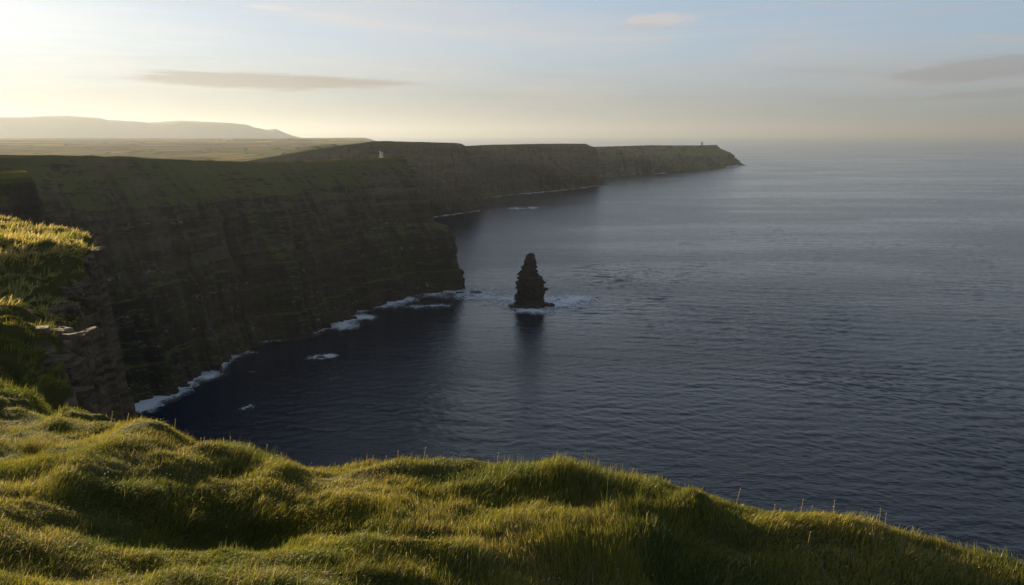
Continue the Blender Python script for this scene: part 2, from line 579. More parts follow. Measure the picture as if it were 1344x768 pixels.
# second headland
F2 = [tuple(at_z(*p)[:2]) for p in [(150, 296), (300, 296), (420, 292), (520, 287), (562, 285), (600, 280), (622, 276.5), (632, 275)]]
tx, ty = F2[-1]
F2 += [(tx - 10, ty + 60), (tx - 60, ty + 200), (tx - 150, ty + 420)]
C2 = [(F2[0][0] + 60, F2[0][1] + 600), (F2[1][0], F2[1][1] + 600), (F2[2][0], F2[2][1] + 600), (F2[3][0] - 20, F2[3][1] + 500), (F2[4][0] - 60, F2[4][1] + 400),
      (F2[5][0] - 130, F2[5][1] + 300), (F2[6][0] - 160, F2[6][1] + 200), (tx - 210, ty + 160), (tx - 230, ty + 180), (tx - 280, ty + 330), (tx - 420, ty + 540)]
sil2 = [(100, 232), (250, 222), (330, 210), (365, 204), (400, 198), (430, 193.5), (450, 190.5), (468, 188.5), (490, 185.3), (510, 185.2), (530, 186), (560, 186.6), (600, 187.8), (606, 189), (612, 192), (640, 194)]
PROF2 = [(0, 0), (.4, 14), (.8, 34), (.93, 46), (1, 60)]
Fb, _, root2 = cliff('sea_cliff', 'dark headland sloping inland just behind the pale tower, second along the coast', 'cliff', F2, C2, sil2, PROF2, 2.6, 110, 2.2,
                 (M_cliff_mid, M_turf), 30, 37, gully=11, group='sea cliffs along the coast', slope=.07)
# third headland
F3 = [tuple(at_z(*p)[:2]) for p in [(560, 262), (632, 259), (665, 255.5), (700, 252.5), (740, 248.5), (775, 244.5), (790, 242.5)]]
tx, ty = F3[-1]
F3 += [(tx, ty + 70), (tx - 60, ty + 300), (tx - 100, ty + 700)]
C3 = [(F3[0][0] - 100, F3[0][1] + 700), (F3[1][0] - 50, F3[1][1] + 600), (F3[2][0] - 50, F3[2][1] + 500), (F3[3][0] - 60, F3[3][1] + 400), (F3[4][0] - 100, F3[4][1] + 300),
      (F3[5][0] - 150, F3[5][1] + 200), (tx - 200, ty + 150), (tx - 200, ty + 170), (tx - 260, ty + 350), (tx - 400, ty + 700)]
sil3 = [(500, 191), (612, 191.5), (640, 190.2), (700, 188.9), (740, 188.6), (767, 188.8), (790, 189.5)]
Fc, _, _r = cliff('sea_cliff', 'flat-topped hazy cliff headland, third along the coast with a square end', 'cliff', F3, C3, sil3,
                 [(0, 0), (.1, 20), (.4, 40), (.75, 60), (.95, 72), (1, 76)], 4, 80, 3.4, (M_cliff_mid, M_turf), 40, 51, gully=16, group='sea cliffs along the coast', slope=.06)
# farthest headland
F4 = [tuple(at_z(*p)[:2]) for p in [(700, 240), (770, 235.5), (790, 233), (830, 229.5), (870, 226.5), (905, 223.3), (940, 220), (960, 217.5), (969, 216.2)]]
tx, ty = F4[-1]
F4 += [(tx - 10, ty + 120), (tx - 120, ty + 500)]
C4 = [(a - 150, b + 900) for a, b in F4[:4]] + [(F4[4][0] - 200, F4[4][1] + 700), (F4[5][0] - 250, F4[5][1] + 500), (F4[6][0] - 300, F4[6][1] + 330), (F4[7][0] - 330, F4[7][1] + 220), (tx - 350, ty + 180), (tx - 360, ty + 220), (tx - 500, ty + 500)]
sil4 = [(640, 194.5), (740, 193.2), (767, 193), (800, 192.2), (830, 191.4), (855, 190.6), (880, 191), (920, 190.9), (941, 190.3), (980, 190.3)]
tip4 = [(0, 0), (.12, 16), (.3, 40), (.5, 62), (.66, 95), (.72, 120), (.8, 130), (.93, 142), (1, 152)]
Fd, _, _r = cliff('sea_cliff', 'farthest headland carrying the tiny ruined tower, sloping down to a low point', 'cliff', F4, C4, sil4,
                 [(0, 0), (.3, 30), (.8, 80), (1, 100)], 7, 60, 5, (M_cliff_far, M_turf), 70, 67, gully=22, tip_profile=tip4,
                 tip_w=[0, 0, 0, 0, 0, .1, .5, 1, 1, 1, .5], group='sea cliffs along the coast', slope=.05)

# ------------------------------------------------------------------ inland plain and far hills
na, nd = 420, 330
az = np.radians(np.linspace(-64, -8, na))
Dd = 1250 * (16500 / 1250) ** np.linspace(0, 1, nd)
A, D = np.meshgrid(az, Dd)
X, Y = D * np.sin(A), D * np.cos(A)
zb = np.interp(D, [1250, 2000, 3000, 4200, 6500, 9500, 13000, 16500], [128, 112, 104, 108, 128, 143, 155, 161])
und = 9 * fbm(X / 1500, Y / 1500, o=4, seed=90) * np.interp(D, [1000, 4000, 9000, 16500], [.8, 1.2, 1.0, .8])
Z = zb + und
for (hx, hy, hd, s1, s2, hh) in [(350, 181, 9500, 900, 700, 22), (432, 184, 3700, 210, 260, 62), (400, 186, 5500, 500, 500, 22), (150, 186, 7000, 1200, 500, 8)]:
    c = at_d(hx, hy, hd)
    Z += hh * np.exp(-((X - c[0]) / s1) ** 2 - ((Y - c[1]) / s2) ** 2)
edge = sstep(-8, -10.5, np.degrees(A)) * sstep(16500, 15400, D)
Z = -15 + (Z + 15) * edge
land = np_mesh('land', np.stack([X, Y, Z], -1).reshape(-1, 3), grid_quads(nd, na))
tag(link('land', land, M_plain), 'low rolling farmland in golden haze behind the cliff tops', 'land', kind='structure')

hs = np.array([(-700, 150), (-400, 146), (-200, 150), (-60, 153), (0, 153), (30, 153.2), (60, 152), (85, 151.5), (110, 153), (130, 154.5), (140, 157), (180, 159), (195, 160.5), (235, 158), (260, 159), (300, 161),
               (325, 163.5), (333, 167), (350, 170), (362, 169), (372, 173.5), (384, 178), (396, 181), (430, 184)], float)
px = np.linspace(-700, 430, 360)
py = np.interp(px, hs[:, 0], hs[:, 1])
Dh = 21000.0
crest = np.array([at_d(a, b, Dh) for a, b in zip(px, py)])
rows = []
for k, q in enumerate(np.linspace(-1, 1, 41)):
    prof = np.exp(-(q * 1.9) ** 2 * (1 if q < 0 else .6)) if abs(q) < 1 else 0
    dy = q * 3800
    sc_ = (Dh + dy) / Dh
    zz = np.maximum(0, crest[:, 2]) * prof
    nn = 1 + .35 * (1 - prof) * fbm(px / 25 + q * 2, q * 4 + px * 0, o=4, seed=5)
    rows.append(np.stack([crest[:, 0] * sc_, crest[:, 1] + dy, zz * nn - 3], -1))
hm = np_mesh('hills', np.concatenate(rows), grid_quads(41, len(px)))
tag(link('hills', hm, M_hill), 'pale misty flat-topped hills on the skyline under the sun glow', 'hills', kind='structure')

# pale sheet of water on the plain
pc = at_d(55, 187.3, 8300)
pz = 143.0
bmw = bmesh.new()
vs = []
for k in range(40):
    a = 2 * math.pi * k / 40
    rr = 1 + .25 * math.sin(3 * a + 1) + .12 * math.sin(7 * a)
    vs.append(bmw.verts.new((pc[0] + 330 * rr * math.cos(a), pc[1] + 420 * rr * math.sin(a), pc[2] + 1)))
bmw.faces.new(vs)
tag(bm_obj('lake', bmw, M_sea), 'small bright sheet of water on the farmland below the misty hills', 'lake', kind='structure')

# ------------------------------------------------------------------ near headland: height field
def poly_sdf(x, y, P):
    P = np.array(P, float)
    d = np.full(x.shape, 1e9)
    inside = np.zeros(x.shape, bool)
    n = len(P)
    for i in range(n):
        a, b = P[i], P[(i + 1) % n]
        e = b - a
        wx, wy = x - a[0], y - a[1]
        q = np.clip((wx * e[0] + wy * e[1]) / (e @ e), 0, 1)
        d = np.minimum(d, np.hypot(wx - e[0] * q, wy - e[1] * q))
        c = ((a[1] > y) != (b[1] > y)) & (x < (b[0] - a[0]) * (y - a[1]) / (b[1] - a[1] + 1e-12) + a[0])
        inside ^= c
    return np.where(inside, -d, d)


edge_px = [(1440, 755, 19.5), (1344, 728, 19.8), (1300, 714, 20), (1260, 701, 20.3), (1200, 687, 20.6), (1150, 675, 20.8), (1110, 666, 21), (1050, 665, 21.3), (1010, 660, 21.6), (960, 646, 22), (920, 638, 22.4),
           (880, 626, 22.8), (830, 618, 23.3), (780, 607, 23.6), (740, 601, 24), (700, 602, 24.2), (660, 604, 24.4), (600, 604, 24.8), (520, 604, 25.4),
           (470, 607, 25.8), (440, 612, 26), (370, 598, 27), (300, 592, 27.8), (240, 580, 28.6), (200, 568, 29.4), (150, 556, 30.6)]
E = [at_d(*e) for e in edge_px]
spur_px = [(128, 545, 33, None), (116, 535, 43, None), (98, 515, 48, None), (76, 480, 54, None), (80, 452, 60, None), (92, 440, 64, None), (62, 432, 69, None), (66, 415, 73, None), (85, 400, 78, None),
           (112, 395, 82, None), (124, 372, 88, None), (121, 345, 98, None), (110, 315, 110, None), (92, 301, 121, None), (60, 298, 126, None), (38, 297, 129, None), (-10, 290, 134, None)]
S = [at_d(a, b, c) for a, b, c, _ in spur_px]
coast = [tuple(e[:2]) for e in E] + [tuple(s_[:2]) for s_ in S]
coast = [(75, -40), (38, 4), (24, 12.5)] + coast + [(-120, 150), (-175, 190), (-260, 195), (-260, -60), (75, -60)]

# surface heights by thin-plate interpolation
ctl = [tuple(e) for e in E]
ctl += [(0, 15, 198.15), (-5, 15, 198.75), (5, 15.5, 197.55), (-11, 15, 199.6), (10, 16, 196.9), (0, 0, 199), (-15, 0, 200.8), (15, 0, 196), (0, -30, 200), (-50, -30, 201), (60, -30, 193),
        (-30, 18, 198.4), (-26, 27, 197), (-40, 0, 199.5), (30, 2, 193.5)]
for px_, py_, d_ in [(0, 530, 35.5), (60, 541, 33), (-120, 518, 37), (0, 505, 50.5), (60, 500, 50), (0, 470, 54), (40, 464, 54.5), (0, 428, 57.5), (36, 437, 57.5), (-120, 420, 60), (0, 408, 68), (28, 407, 68.5), (50, 418, 69),
                     (0, 345, 86), (30, 341, 87), (58, 334, 89), (78, 318, 102), (95, 302, 118), (60, 300, 122), (30, 299, 123), (0, 300, 121), (0, 318, 105), (0, 285, 131), (-120, 330, 95), (-120, 290, 128), (-250, 290, 128)]:
    ctl.append(tuple(at_d(px_, py_, d_)))
ctl += [(-49, 77.5, 190.3), (-44, 78, 189.5), (-39, 78, 187), (-60, 77, 190.3), (-75, 77, 190.5), (-42, 63.2, 191.6), (-37, 63.2, 191.2), (-52, 63, 191.8), (-30, 42, 191.5), (-26, 41, 191.5), (-40, 42, 192.5)]
ctl += [(-110, 60, 193.5), (-140, 110, 193.5), (-200, 150, 194), (-220, 0, 199), (-120, 20, 196), (-80, 40, 195.5)]
ctl = np.array(ctl)


def tps_k(r2):
    return .5 * r2 * np.log(r2 + 1e-9)


nc = len(ctl)
K = tps_k((ctl[:, None, 0] - ctl[None, :, 0]) ** 2 + (ctl[:, None, 1] - ctl[None, :, 1]) ** 2) + np.eye(nc) * .03
Pm = np.concatenate([np.ones((nc, 1)), ctl[:, :2]], 1)
Am = np.zeros((nc + 3, nc + 3))
Am[:nc, :nc] = K; Am[:nc, nc:] = Pm; Am[nc:, :nc] = Pm.T
wts = np.linalg.solve(Am, np.concatenate([ctl[:, 2], np.zeros(3)]))


def tps(x, y):
    o = wts[nc] + wts[nc + 1] * x + wts[nc + 2] * y
    for i in range(nc):
        o = o + wts[i] * tps_k((x - ctl[i, 0]) ** 2 + (y - ctl[i, 1]) ** 2)
    return o


RES = .33
gx = np.arange(-135, 70, RES)
gy = np.arange(-14, 156, RES)
GX, GY = np.meshgrid(gx, gy)
sd = poly_sdf(GX, GY, coast)
far = sstep(34, 44, np.hypot(GX, GY))
sdn = sd + (.5 + 1.9 * far) * fbm(GX / (3 + 3 * far.mean()), GY / 4, o=4, seed=301) + 2.2 * far * fbm(GX / 6, GY / 6, o=3, seed=302)
GZ = np.clip(tps(GX, GY), 184, 204)
mounds = [  # pixel on the ground, level, height, across, along, turn
    (196, 582, 197.2, 1.05, 1.3, 2.3, 40), (150, 612, 197.6, .70, 1.2, 2.0, 50), (105, 640, 198, .40, 1.2, 1.8, 50), (285, 602, 197.5, .55, 1.0, 2.2, -10),
    (255, 665, 198.8, -.85, 3.0, 2.0, 0), (340, 660, 198.8, -.5, 2.2, 1.6, 0), (370, 615, 197.8, .5, .9, 1.7, -15),
    (738, 608, 198.4, .50, 1.0, .9, 0), (600, 608, 197.8, .32, .9, .8, 0), (505, 612, 197.7, .35, 1.1, .8, 0), (640, 640, 198.3, -.25, 2, 1, 0),
    (915, 650, 198.3, .55, .55, .6, 0), (1055, 675, 198, .32, 1.2, .7, 0), (1150, 685, 197.7, .3, 1.3, .7, 0),
    (140, 568, 196.8, .5, .8, 1.0, 0), (80, 560, 196.8, .45, .9, .9, 0), (20, 548, 196.5, .5, 1.0, .8, 0), (60, 600, 197.5, .3, 1.1, .8, 20), (20, 625, 197.8, .28, 1.2, .7, 20),
    (470, 640, 198.4, .3, 1.4, .8, 10), (560, 690, 199, .25, 1.6, .8, 10), (700, 690, 199, .2, 1.6, .8, 0), (860, 712, 198.8, -.55, 2.8, 1.4, 0), (640, 745, 199.4, -.4, 2.0, .9, 0), (1120, 725, 198.4, -.4, 2.2, 1.0, 0), (1000, 720, 198.6, .25, 1.2, .8, 0),
    (90, 735, 199.3, -.5, 2.2, 1.2, 0), (430, 740, 199.5, .2, 1.5, .7, 0)]
for a, b, lv, hh, s1, s2, rt in mounds:
    hh *= .74 if abs(hh) < .52 else 1.08
    c = at_z(a, b, lv)
    ca, sa = math.cos(R(rt)), math.sin(R(rt))
    dx, dy = GX - c[0], GY - c[1]
    p1, p2 = dx * ca + dy * sa, -dx * sa + dy * ca
    GZ += hh * np.exp(-(p1 / s1) ** 2 - (p2 / s2) ** 2)
# wind-combed tussocks
tus = 1 - np.abs(fbm(GX / 2.6 + .35 * GY, GY / 1.5, o=3, seed=310)) * 2.2
GZ += .17 * tus + .17 * fbm(GX / 5, GY / 4, o=3, seed=311) + .11 * fbm(GX / 1.1 + .3 * GY, GY / .9, o=2, seed=312) + .16 * np.clip(fbm(GX / 1.7, GY / 1.5, o=3, seed=313), 0, 1)
GZ += far * (.45 * fbm(GX / 7 + .4 * GY / 7, GY / 4, o=3, seed=315))
ins_ = np.clip(-sdn, 0, 50)
out_ = np.clip(sdn, 0, 200)
GZ -= (.35 + .75 * far) * np.exp(-ins_ / (1.0 + 1.6 * far))
stp = 2.4 * out_ + .30 * out_ ** 2 + far * 1.8 * np.minimum(out_, 8)
wrp = 1.3 * fbm(GX / 3.2, GY / 3.2, stp / 6, o=3, seed=330)
lay = stp / 2.6 + wrp
stp = np.where(far > .3, 2.6 * (np.floor(lay) + sstep(.15, .95, lay - np.floor(lay)) - wrp) * .6 + stp * .4, stp)
stp *= 1 + 1.1 * far
stp += far * sstep(.3, 2, out_) * 2.6 * fbm(GX / 2.6, GY / 2.6, stp / 5, o=4, seed=320)
GZ = np.maximum(-8, GZ - stp)
keep = (sd < 75)
qd = grid_quads(len(gy), len(gx))
kq = keep.ravel()[qd].any(1)
gv = np.stack([GX, GY, GZ], -1).reshape(-1, 3)
qd = qd[kq]
used = np.unique(qd)
remap = np.full(len(gv), -1); remap[used] = np.arange(len(used))
tag(link('ground', np_mesh('ground', gv[used], remap[qd]), M_ground), 'turf covered cliff top ground with rocky shale edges', 'ground', kind='structure')


def gsample(x, y, arr):
    fx = np.clip((x - gx[0]) / RES, 0, len(gx) - 1.001)
    fy = np.clip((y - gy[0]) / RES, 0, len(gy) - 1.001)
    ix, iy = fx.astype(int), fy.astype(int)
    tx_, ty_ = fx - ix, fy - iy
    return (arr[iy, ix] * (1 - tx_) * (1 - ty_) + arr[iy, ix + 1] * tx_ * (1 - ty_) + arr[iy + 1, ix] * (1 - tx_) * ty_ + arr[iy + 1, ix + 1] * tx_ * ty_)


# ------------------------------------------------------------------ grass
SLX = np.gradient(GZ, RES, axis=1)
SLY = np.gradient(GZ, RES, axis=0)


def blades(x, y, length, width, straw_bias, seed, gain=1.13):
    r = np.random.default_rng(seed)
    n = len(x)
    z = gsample(x, y, GZ)
    tu = fbm(x / 1.3, y / 1.0, o=2, seed=401)
    wind = R(28) + R(95) * fbm(x / 2.6, y / 2.0, o=3, seed=402) + r.normal(0, R(34), n)
    lean = np.clip(.95 + .35 * fbm(x / 2, y / 2, o=2, seed=403) + r.normal(0, .28, n), .1, 1.5)
    ln = length * (.65 + .6 * r.random(n)) * (1 + .5 * tu) * np.clip(1 + .9 * fbm(x / 2.8, y / 2.0, o=3, seed=416), .45, 1.7)
    up = r.random(n) < .06
    lean[up] *= .35
    ln[up] *= 1.25
    dx, dy = np.cos(wind), np.sin(wind)
    sl = gsample(x, y, SLX) * dx + gsample(x, y, SLY) * dy
    th = np.pi / 2 - lean * .55
    a = [np.clip(th, .15, 1.6), np.clip(th - lean * .45, -.4, 1.5), np.clip(th - lean * .95, -1.0, 1.4)]
    pts = [np.stack([x, y, z - .03], -1)]
    for k, wgt in enumerate((.42, .34, .24)):
        s_ = ln * wgt
        h = np.cos(a[k]) * s_
        q = pts[-1] + np.stack([dx * h, dy * h, np.sin(a[k]) * s_ + np.clip(sl, -1.2, 1.0) * h], -1)
        pts.append(q)
    ph = r.uniform(0, np.pi, n)
    wv = np.stack([np.cos(ph), np.sin(ph), .25 * r.normal(0, 1, n)], -1) * (width * (.7 + .6 * r.random(n)))[:, None] * .5
    V = np.stack([pts[0] - wv, pts[0] + wv, pts[1] - wv * .9, pts[1] + wv * .9, pts[2] - wv * .6, pts[2] + wv * .6, pts[3]], 1).reshape(-1, 3)
    b = np.arange(n)[:, None] * 7
    Q = np.concatenate([b + np.array([[0, 1, 3, 2]]), b + np.array([[2, 3, 5, 4]])])
    T = b + np.array([[4, 5, 6]])
    patch = fbm(x / 4.5, y / 3.2, o=3, seed=410) + .5 * fbm(x / .9, y / .8, o=2, seed=411)
    k1 = np.clip(.5 + .9 * patch + r.normal(0, .16, n), 0, 1)[:, None]
    straw = (r.random(n) < np.clip(.13 + .5 * fbm(x / 2.2, y / 1.5, o=3, seed=415) + straw_bias, .02, .85))[:, None]
    c = (1 - k1) * np.array([.085, .115, .014]) + k1 * np.array([.238, .214, .020])
    c = np.where(straw, np.array([.36, .285, .11]) * (.6 + .6 * r.random((n, 1))), c)
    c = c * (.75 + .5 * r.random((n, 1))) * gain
    C = np.repeat(np.concatenate([c, np.ones((n, 1))], 1), 7, 0)
    return V, Q, T, C


def wedge(n, a0, a1, d0, d1, seed, maxout=.9):
    r = np.random.default_rng(seed)
    a = np.radians(r.uniform(a0, a1, n))
    d = d0 * (d1 / d0) ** r.random(n)
    x, y = d * np.sin(a), d * np.cos(a)
    s_ = gsample(x, y, sdn)
    k = s_ < maxout
    steep = np.hypot(gsample(x, y, SLX), gsample(x, y, SLY)) + .4 * fbm(x / 1.8, y / 1.8, o=3, seed=777)
    k &= ~((d > 45) & (s_ > -6) & (steep > .85))
    return x[k], y[k]


def grass_obj(name, sets, label):
    Vs, Qs, Ts, Cs, o = [], [], [], [], 0
    for v, q, t, c in sets:
        Vs.append(v); Qs.append(q + o); Ts.append(t + o); Cs.append(c)
        o += len(v)
    me = np_mesh(name, np.concatenate(Vs), np.concatenate(Qs), np.concatenate(Ts))
    attr(me, 'tint', np.concatenate(Cs))
    return tag(link(name, me, M_grass), label, 'grass', kind='stuff')


x1, y1 = wedge(560000, -37, 37, 11.0, 40, 500)
near = blades(x1, y1, np.full(len(x1), .25), np.full(len(x1), .0122), 0.0, 501)
rt_ = np.random.default_rng(606)
cxs, cys = wedge(700, -36, 36, 13, 33, 607, -.2)
tx_, ty_, tl_ = [], [], []
for a, b in zip(cxs, cys):
    k = int(rt_.uniform(30, 110))
    sp_ = rt_.uniform(.06, .22)
    tx_.append(a + rt_.normal(0, sp_, k)); ty_.append(b + rt_.normal(0, sp_, k)); tl_.append(np.full(k, rt_.uniform(.26, .44)))
tx_, ty_, tl_ = map(np.concatenate, (tx_, ty_, tl_))
tuft_a = blades(tx_[::2], ty_[::2], tl_[::2], np.full(len(tl_[::2]), .012), -.5, 608, .85)
tuft_b = blades(tx_[1::2], ty_[1::2], tl_[1::2], np.full(len(tl_[1::2]), .011), .35, 609, 1.0)
x2, y2 = wedge(70000, -37, -24, 40, 75, 510, .6)
mid = blades(x2, y2, np.full(len(x2), .5), np.full(len(x2), .035), -.1, 511)
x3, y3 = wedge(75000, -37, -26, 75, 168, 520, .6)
farb = blades(x3, y3, np.full(len(x3), .65), np.full(len(x3), .07), .40, 521, 1.75)  # far ledge blades brightened in colour to stand in for stronger sunlight
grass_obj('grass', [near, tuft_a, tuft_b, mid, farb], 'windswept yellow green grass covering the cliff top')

# tall pale seed stalks along the brink
r = np.random.default_rng(77)
Vs, Qs, Ts, Cs, o = [], [], [], [], 0
spots = [(300, 585, 27.2), (310, 586, 27), (322, 588, 27), (346, 588, 26.8), (262, 580, 28), (180, 560, 29.5), (285, 582, 27.6), (336, 590, 26.9)]
spots += [(r.uniform(60, 1330), None, None) for _ in range(34)]
for (a, b, d) in spots:
    if b is None:
        k = np.interp(a, [e[0] for e in edge_px[::-1]], [e[2] for e in edge_px[::-1]])
        d = k - abs(r.normal(0, 1.4)) - .1
        b = 600
    w = at_d(a, b, d)
    n_ = 2 if b != 600 else 1
    for _ in range(n_):
        xx, yy = w[0] + r.normal(0, .12), w[1] + r.normal(0, .12)
        zz = float(gsample(np.array([xx]), np.array([yy]), GZ)[0])
        hh = r.uniform(.22, .5)
        le = r.normal(.18, .12)
        wd = .007
        tip = np.array([xx + le * hh, yy + .3 * le * hh, zz + hh])
        base = np.array([xx, yy, zz])
        pts = [base + (-wd, 0, 0), base + (wd, 0, 0), tip + (-wd, 0, 0), tip + (wd, 0, 0)]
        hd = .022 if b != 600 else .014
        t2 = tip + np.array([le * .1, 0, .09])
        mid_ = (tip + t2) / 2
        pts += [tip, mid_ + (-hd, 0, 0), t2, mid_ + (hd, 0, 0), mid_ + (0, hd, 0), mid_ + (0, -hd, 0)]
        Vs += pts
        Qs += [(o, o + 1, o + 3, o + 2), (o + 4, o + 5, o + 6, o + 7), (o + 4, o + 8, o + 6, o + 9)]
        Cs += [(.20, .16, .06, 1)] * 4 + [(.5, .44, .30, 1)] * 6
        o += 10
fx_, fy_ = wedge(1500, -36, 36, 12.5, 30, 640, -.1)
fk = fbm(fx_ / 3, fy_ / 3, o=2, seed=641) + r.normal(0, .25, len(fx_)) > .12
for xx, yy in zip(fx_[fk], fy_[fk]):
    zz = float(gsample(np.array([xx]), np.array([yy]), GZ)[0]) + r.uniform(.10, .26)
    q_ = r.uniform(.008, .020)
    c_ = np.array([xx, yy, zz])
    Vs += [c_ + (q_, 0, 0), c_ + (0, q_, q_ * .6), c_ - (q_, 0, 0), c_ - (0, q_, q_ * .6)]
    Qs.append((o, o + 1, o + 2, o + 3))
    Cs += [(.62, .58, .44, 1)] * 4
    o += 4
me = np_mesh('seed_stalks', np.array(Vs), np.array(Qs))
attr(me, 'tint', np.array(Cs))
tag(link('seed_stalks', me, M_grass), 'thin pale grass seed stalks rising along the brink of the near cliff top', 'grass', kind='stuff')


# ------------------------------------------------------------------ rocks
def rock_bm(sx, sy, sz, seed, sub=4, step=0.0):
    bm = bmesh.new()
    bmesh.ops.create_icosphere(bm, subdivisions=sub, radius=1)
    co = np.array([v.co[:] for v in bm.verts])
    q = np.sign(co) * np.abs(co) ** (step or .65)
    q /= np.maximum(np.abs(q).max(1), .55)[:, None]
    dd = 1 + (.5 if step else .22) * fbm(co[:, 0] * 1.7 + seed, co[:, 1] * 1.7, co[:, 2] * 1.7, o=4, seed=seed) + .08 * fbm(co[:, 0] * 6, co[:, 1] * 6 + seed, co[:, 2] * 6, o=2, seed=seed + 1)
    q = q * dd[:, None] * np.array([sx, sy, sz])
    for v, c in zip(bm.verts, q):
        v.co = c
    return bm


def rock(name, loc, size, rot, seed, mat, label, cat, group=None, sub=4, rag=0.0):
    o = bm_obj(name, rock_bm(*size, seed, sub, rag), mat, None, not rag)
    o.location = loc
    o.rotation_euler = (0, 0, rot)
    tag(o, label, cat, group)
    return o


def on_ground(px_, py_, d, dz=0):
    w = at_d(px_, py_, d)
    return (w[0], w[1], float(gsample(np.array([w[0]]), np.array([w[1]]), GZ)[0]) + dz)


GR = 'limestone slabs on the grassy ledge'
rock('rock', on_ground(44, 440, 60.5, .05), (1.3, .9, .32), .2, 1, M_slab, 'long flat pale slab lying on the grassy ledge below the sunlit mound', 'rock', GR)
rock('rock', on_ground(66, 443, 61, .0), (.8, .7, .42), .8, 2, M_slab, 'squat grey slab in the middle of the rocky ledge', 'rock', GR)
rock('rock', on_ground(84, 447, 60.5, .1), (.55, .5, .45), 1.4, 3, M_slab, 'upright pale block at the outer end of the ledge', 'rock', GR)
rock('rock', on_ground(86, 458, 58.5, .0), (.5, .4, .3), .4, 4, M_slab, 'small pale block just below the upright one on the ledge', 'rock', GR)
rock('rock', on_ground(58, 452, 58, .0), (.55, .45, .22), 2.0, 5, M_slab, 'low half-buried slab in the grass under the squat slab', 'rock', GR)

rr = np.random.default_rng(99)
juts = [(70, 462, 55), (84, 474, 55), (92, 490, 53), (76, 448, 61), (98, 470, 60), (104, 452, 66), (70, 400, 80), (84, 388, 82), (96, 402, 82), (104, 372, 87), (112, 356, 92), (90, 364, 86),
        (74, 378, 82), (114, 388, 86), (106, 418, 80), (100, 505, 49), (92, 430, 70), (78, 416, 75), (116, 338, 98), (120, 362, 92)]
for k, (a, b, d_) in enumerate(juts):
    sz = rr.uniform(.55, 1.25)
    rock('rock', on_ground(a, b, d_, -.35 * sz), (sz * rr.uniform(.8, 1.4), sz, sz * rr.uniform(.5, .9)), rr.uniform(0, 3), 200 + k, M_jut, 'brown weathered rock jutting from the broken edge of the near ledge', 'rock',
         'brown rocks along the broken near edge', 4, .8)

# ------------------------------------------------------------------ sea stack
b0 = at_z(696, 402, 0)
mpp = b0[1] / FPX * 1.02
prof = [(515, 392, 592), (500, 392, 590), (478, 399, 583), (462, 401, 581), (452, 399, 566), (440, 400, 580), (430, 405, 579), (420, 411, 581), (402, 398, 588), (375, 396, 585), (350, 397, 581), (330, 399, 577),
        (311, 401, 572), (306, 404, 550), (298, 407, 542), (280, 420, 535), (262, 428, 531), (250, 432, 529), (240, 446, 527), (222, 450, 527), (205, 454, 526), (190, 458, 522), (175, 466, 519), (164, 474, 517), (159, 480, 512)]
prof = np.array(prof, float)
zz_ = (512 - prof[:, 0]) / 5.12 * mpp / math.cos(R(10))
xl = (prof[:, 1] - 491.5) / 5.12 * mpp
xr = (prof[:, 2] - 491.5) / 5.12 * mpp
nr, ns = 210, 150
zr = np.linspace(-5, zz_[-1], nr)
L_, R_ = np.interp(zr, zz_, xl), np.interp(zr, zz_, xr)
th = np.linspace(0, 2 * np.pi, ns, endpoint=False)
cx, hw = (L_ + R_) / 2, (R_ - L_) / 2
sx = np.sign(np.cos(th)) * np.abs(np.cos(th)) ** .75
sy = np.sign(np.sin(th)) * np.abs(np.sin(th)) ** .75
ZZ = np.repeat(zr[:, None], ns, 1)
lay = np.floor(ZZ / 2.3 + .4 * np.sin(th)[None, :])
dd = .95 + .13 * (_h(lay, lay * 0, lay * 0, 3) - .5) + .22 * fbm(np.cos(th)[None, :] * 2 + 5, np.sin(th)[None, :] * 2, ZZ / 11, o=5, seed=8) + .15 * np.round(2 * vnoise(np.cos(th)[None, :] * 4, np.sin(th)[None, :] * 4, lay * 2.3, seed=9)) / 2 - .10 * sstep(.10, 0, np.abs(fbm(np.cos(th)[None, :] * 3, np.sin(th)[None, :] * 3, ZZ / 60, o=2, seed=19)))
SX = cx[:, None] + hw[:, None] * sx[None, :] * dd
SY = (hw[:, None] * .9 + 1.0) * sy[None, :] * dd
Vst = np.stack([SX, SY, ZZ + .3 * vnoise(SX, SY, ZZ / 2, seed=4)], -1).reshape(-1, 3)
i0 = np.arange(nr - 1)[:, None] * ns + np.arange(ns)[None, :]
i1 = np.arange(nr - 1)[:, None] * ns + (np.arange(ns)[None, :] + 1) % ns
Qs_ = np.stack([i0, i1, i1 + ns, i0 + ns], -1).reshape(-1, 4)
Vst = np.concatenate([Vst, [[cx[-1], 0, zr[-1] + 1.0]]])
Ts_ = np.array([((nr - 1) * ns + k, (nr - 1) * ns + (k + 1) % ns, nr * ns) for k in range(ns)])
root = empty('sea_stack', (b0[0], b0[1], 0))
tag(root, 'tall dark pointed rock pillar standing alone in the sea', 'sea stack')
pn = link('pinnacle', np_mesh('pinnacle', Vst, Qs_, Ts_), M_stack, None, False)
pn.parent = root
for nm, loc, size, sd_ in [('rock_shelf', (-15, -3, -.2), (10, 8, 2.6), 11), ('rock_shelf', (20, 0, -.4), (9, 7, 4.6), 12), ('rock_shelf', (2, -8, -.6), (15, 6, 2.4), 13)]:
    o = bm_obj(nm, rock_bm(*size, sd_, 4, .95), M_wet, None, True)
    o.parent = root
    o.location = loc

# wave-washed rocks
GK = 'wave-washed rocks at the foot of the cliffs'
def sea_rock(px_, py_, size, seed, label, rot=.3):
    p = at_z(px_, py_, 0)
    rock('sea_rock', (p[0], p[1], .1), size, rot, seed, M_wet, label, 'rock', GK, 3)


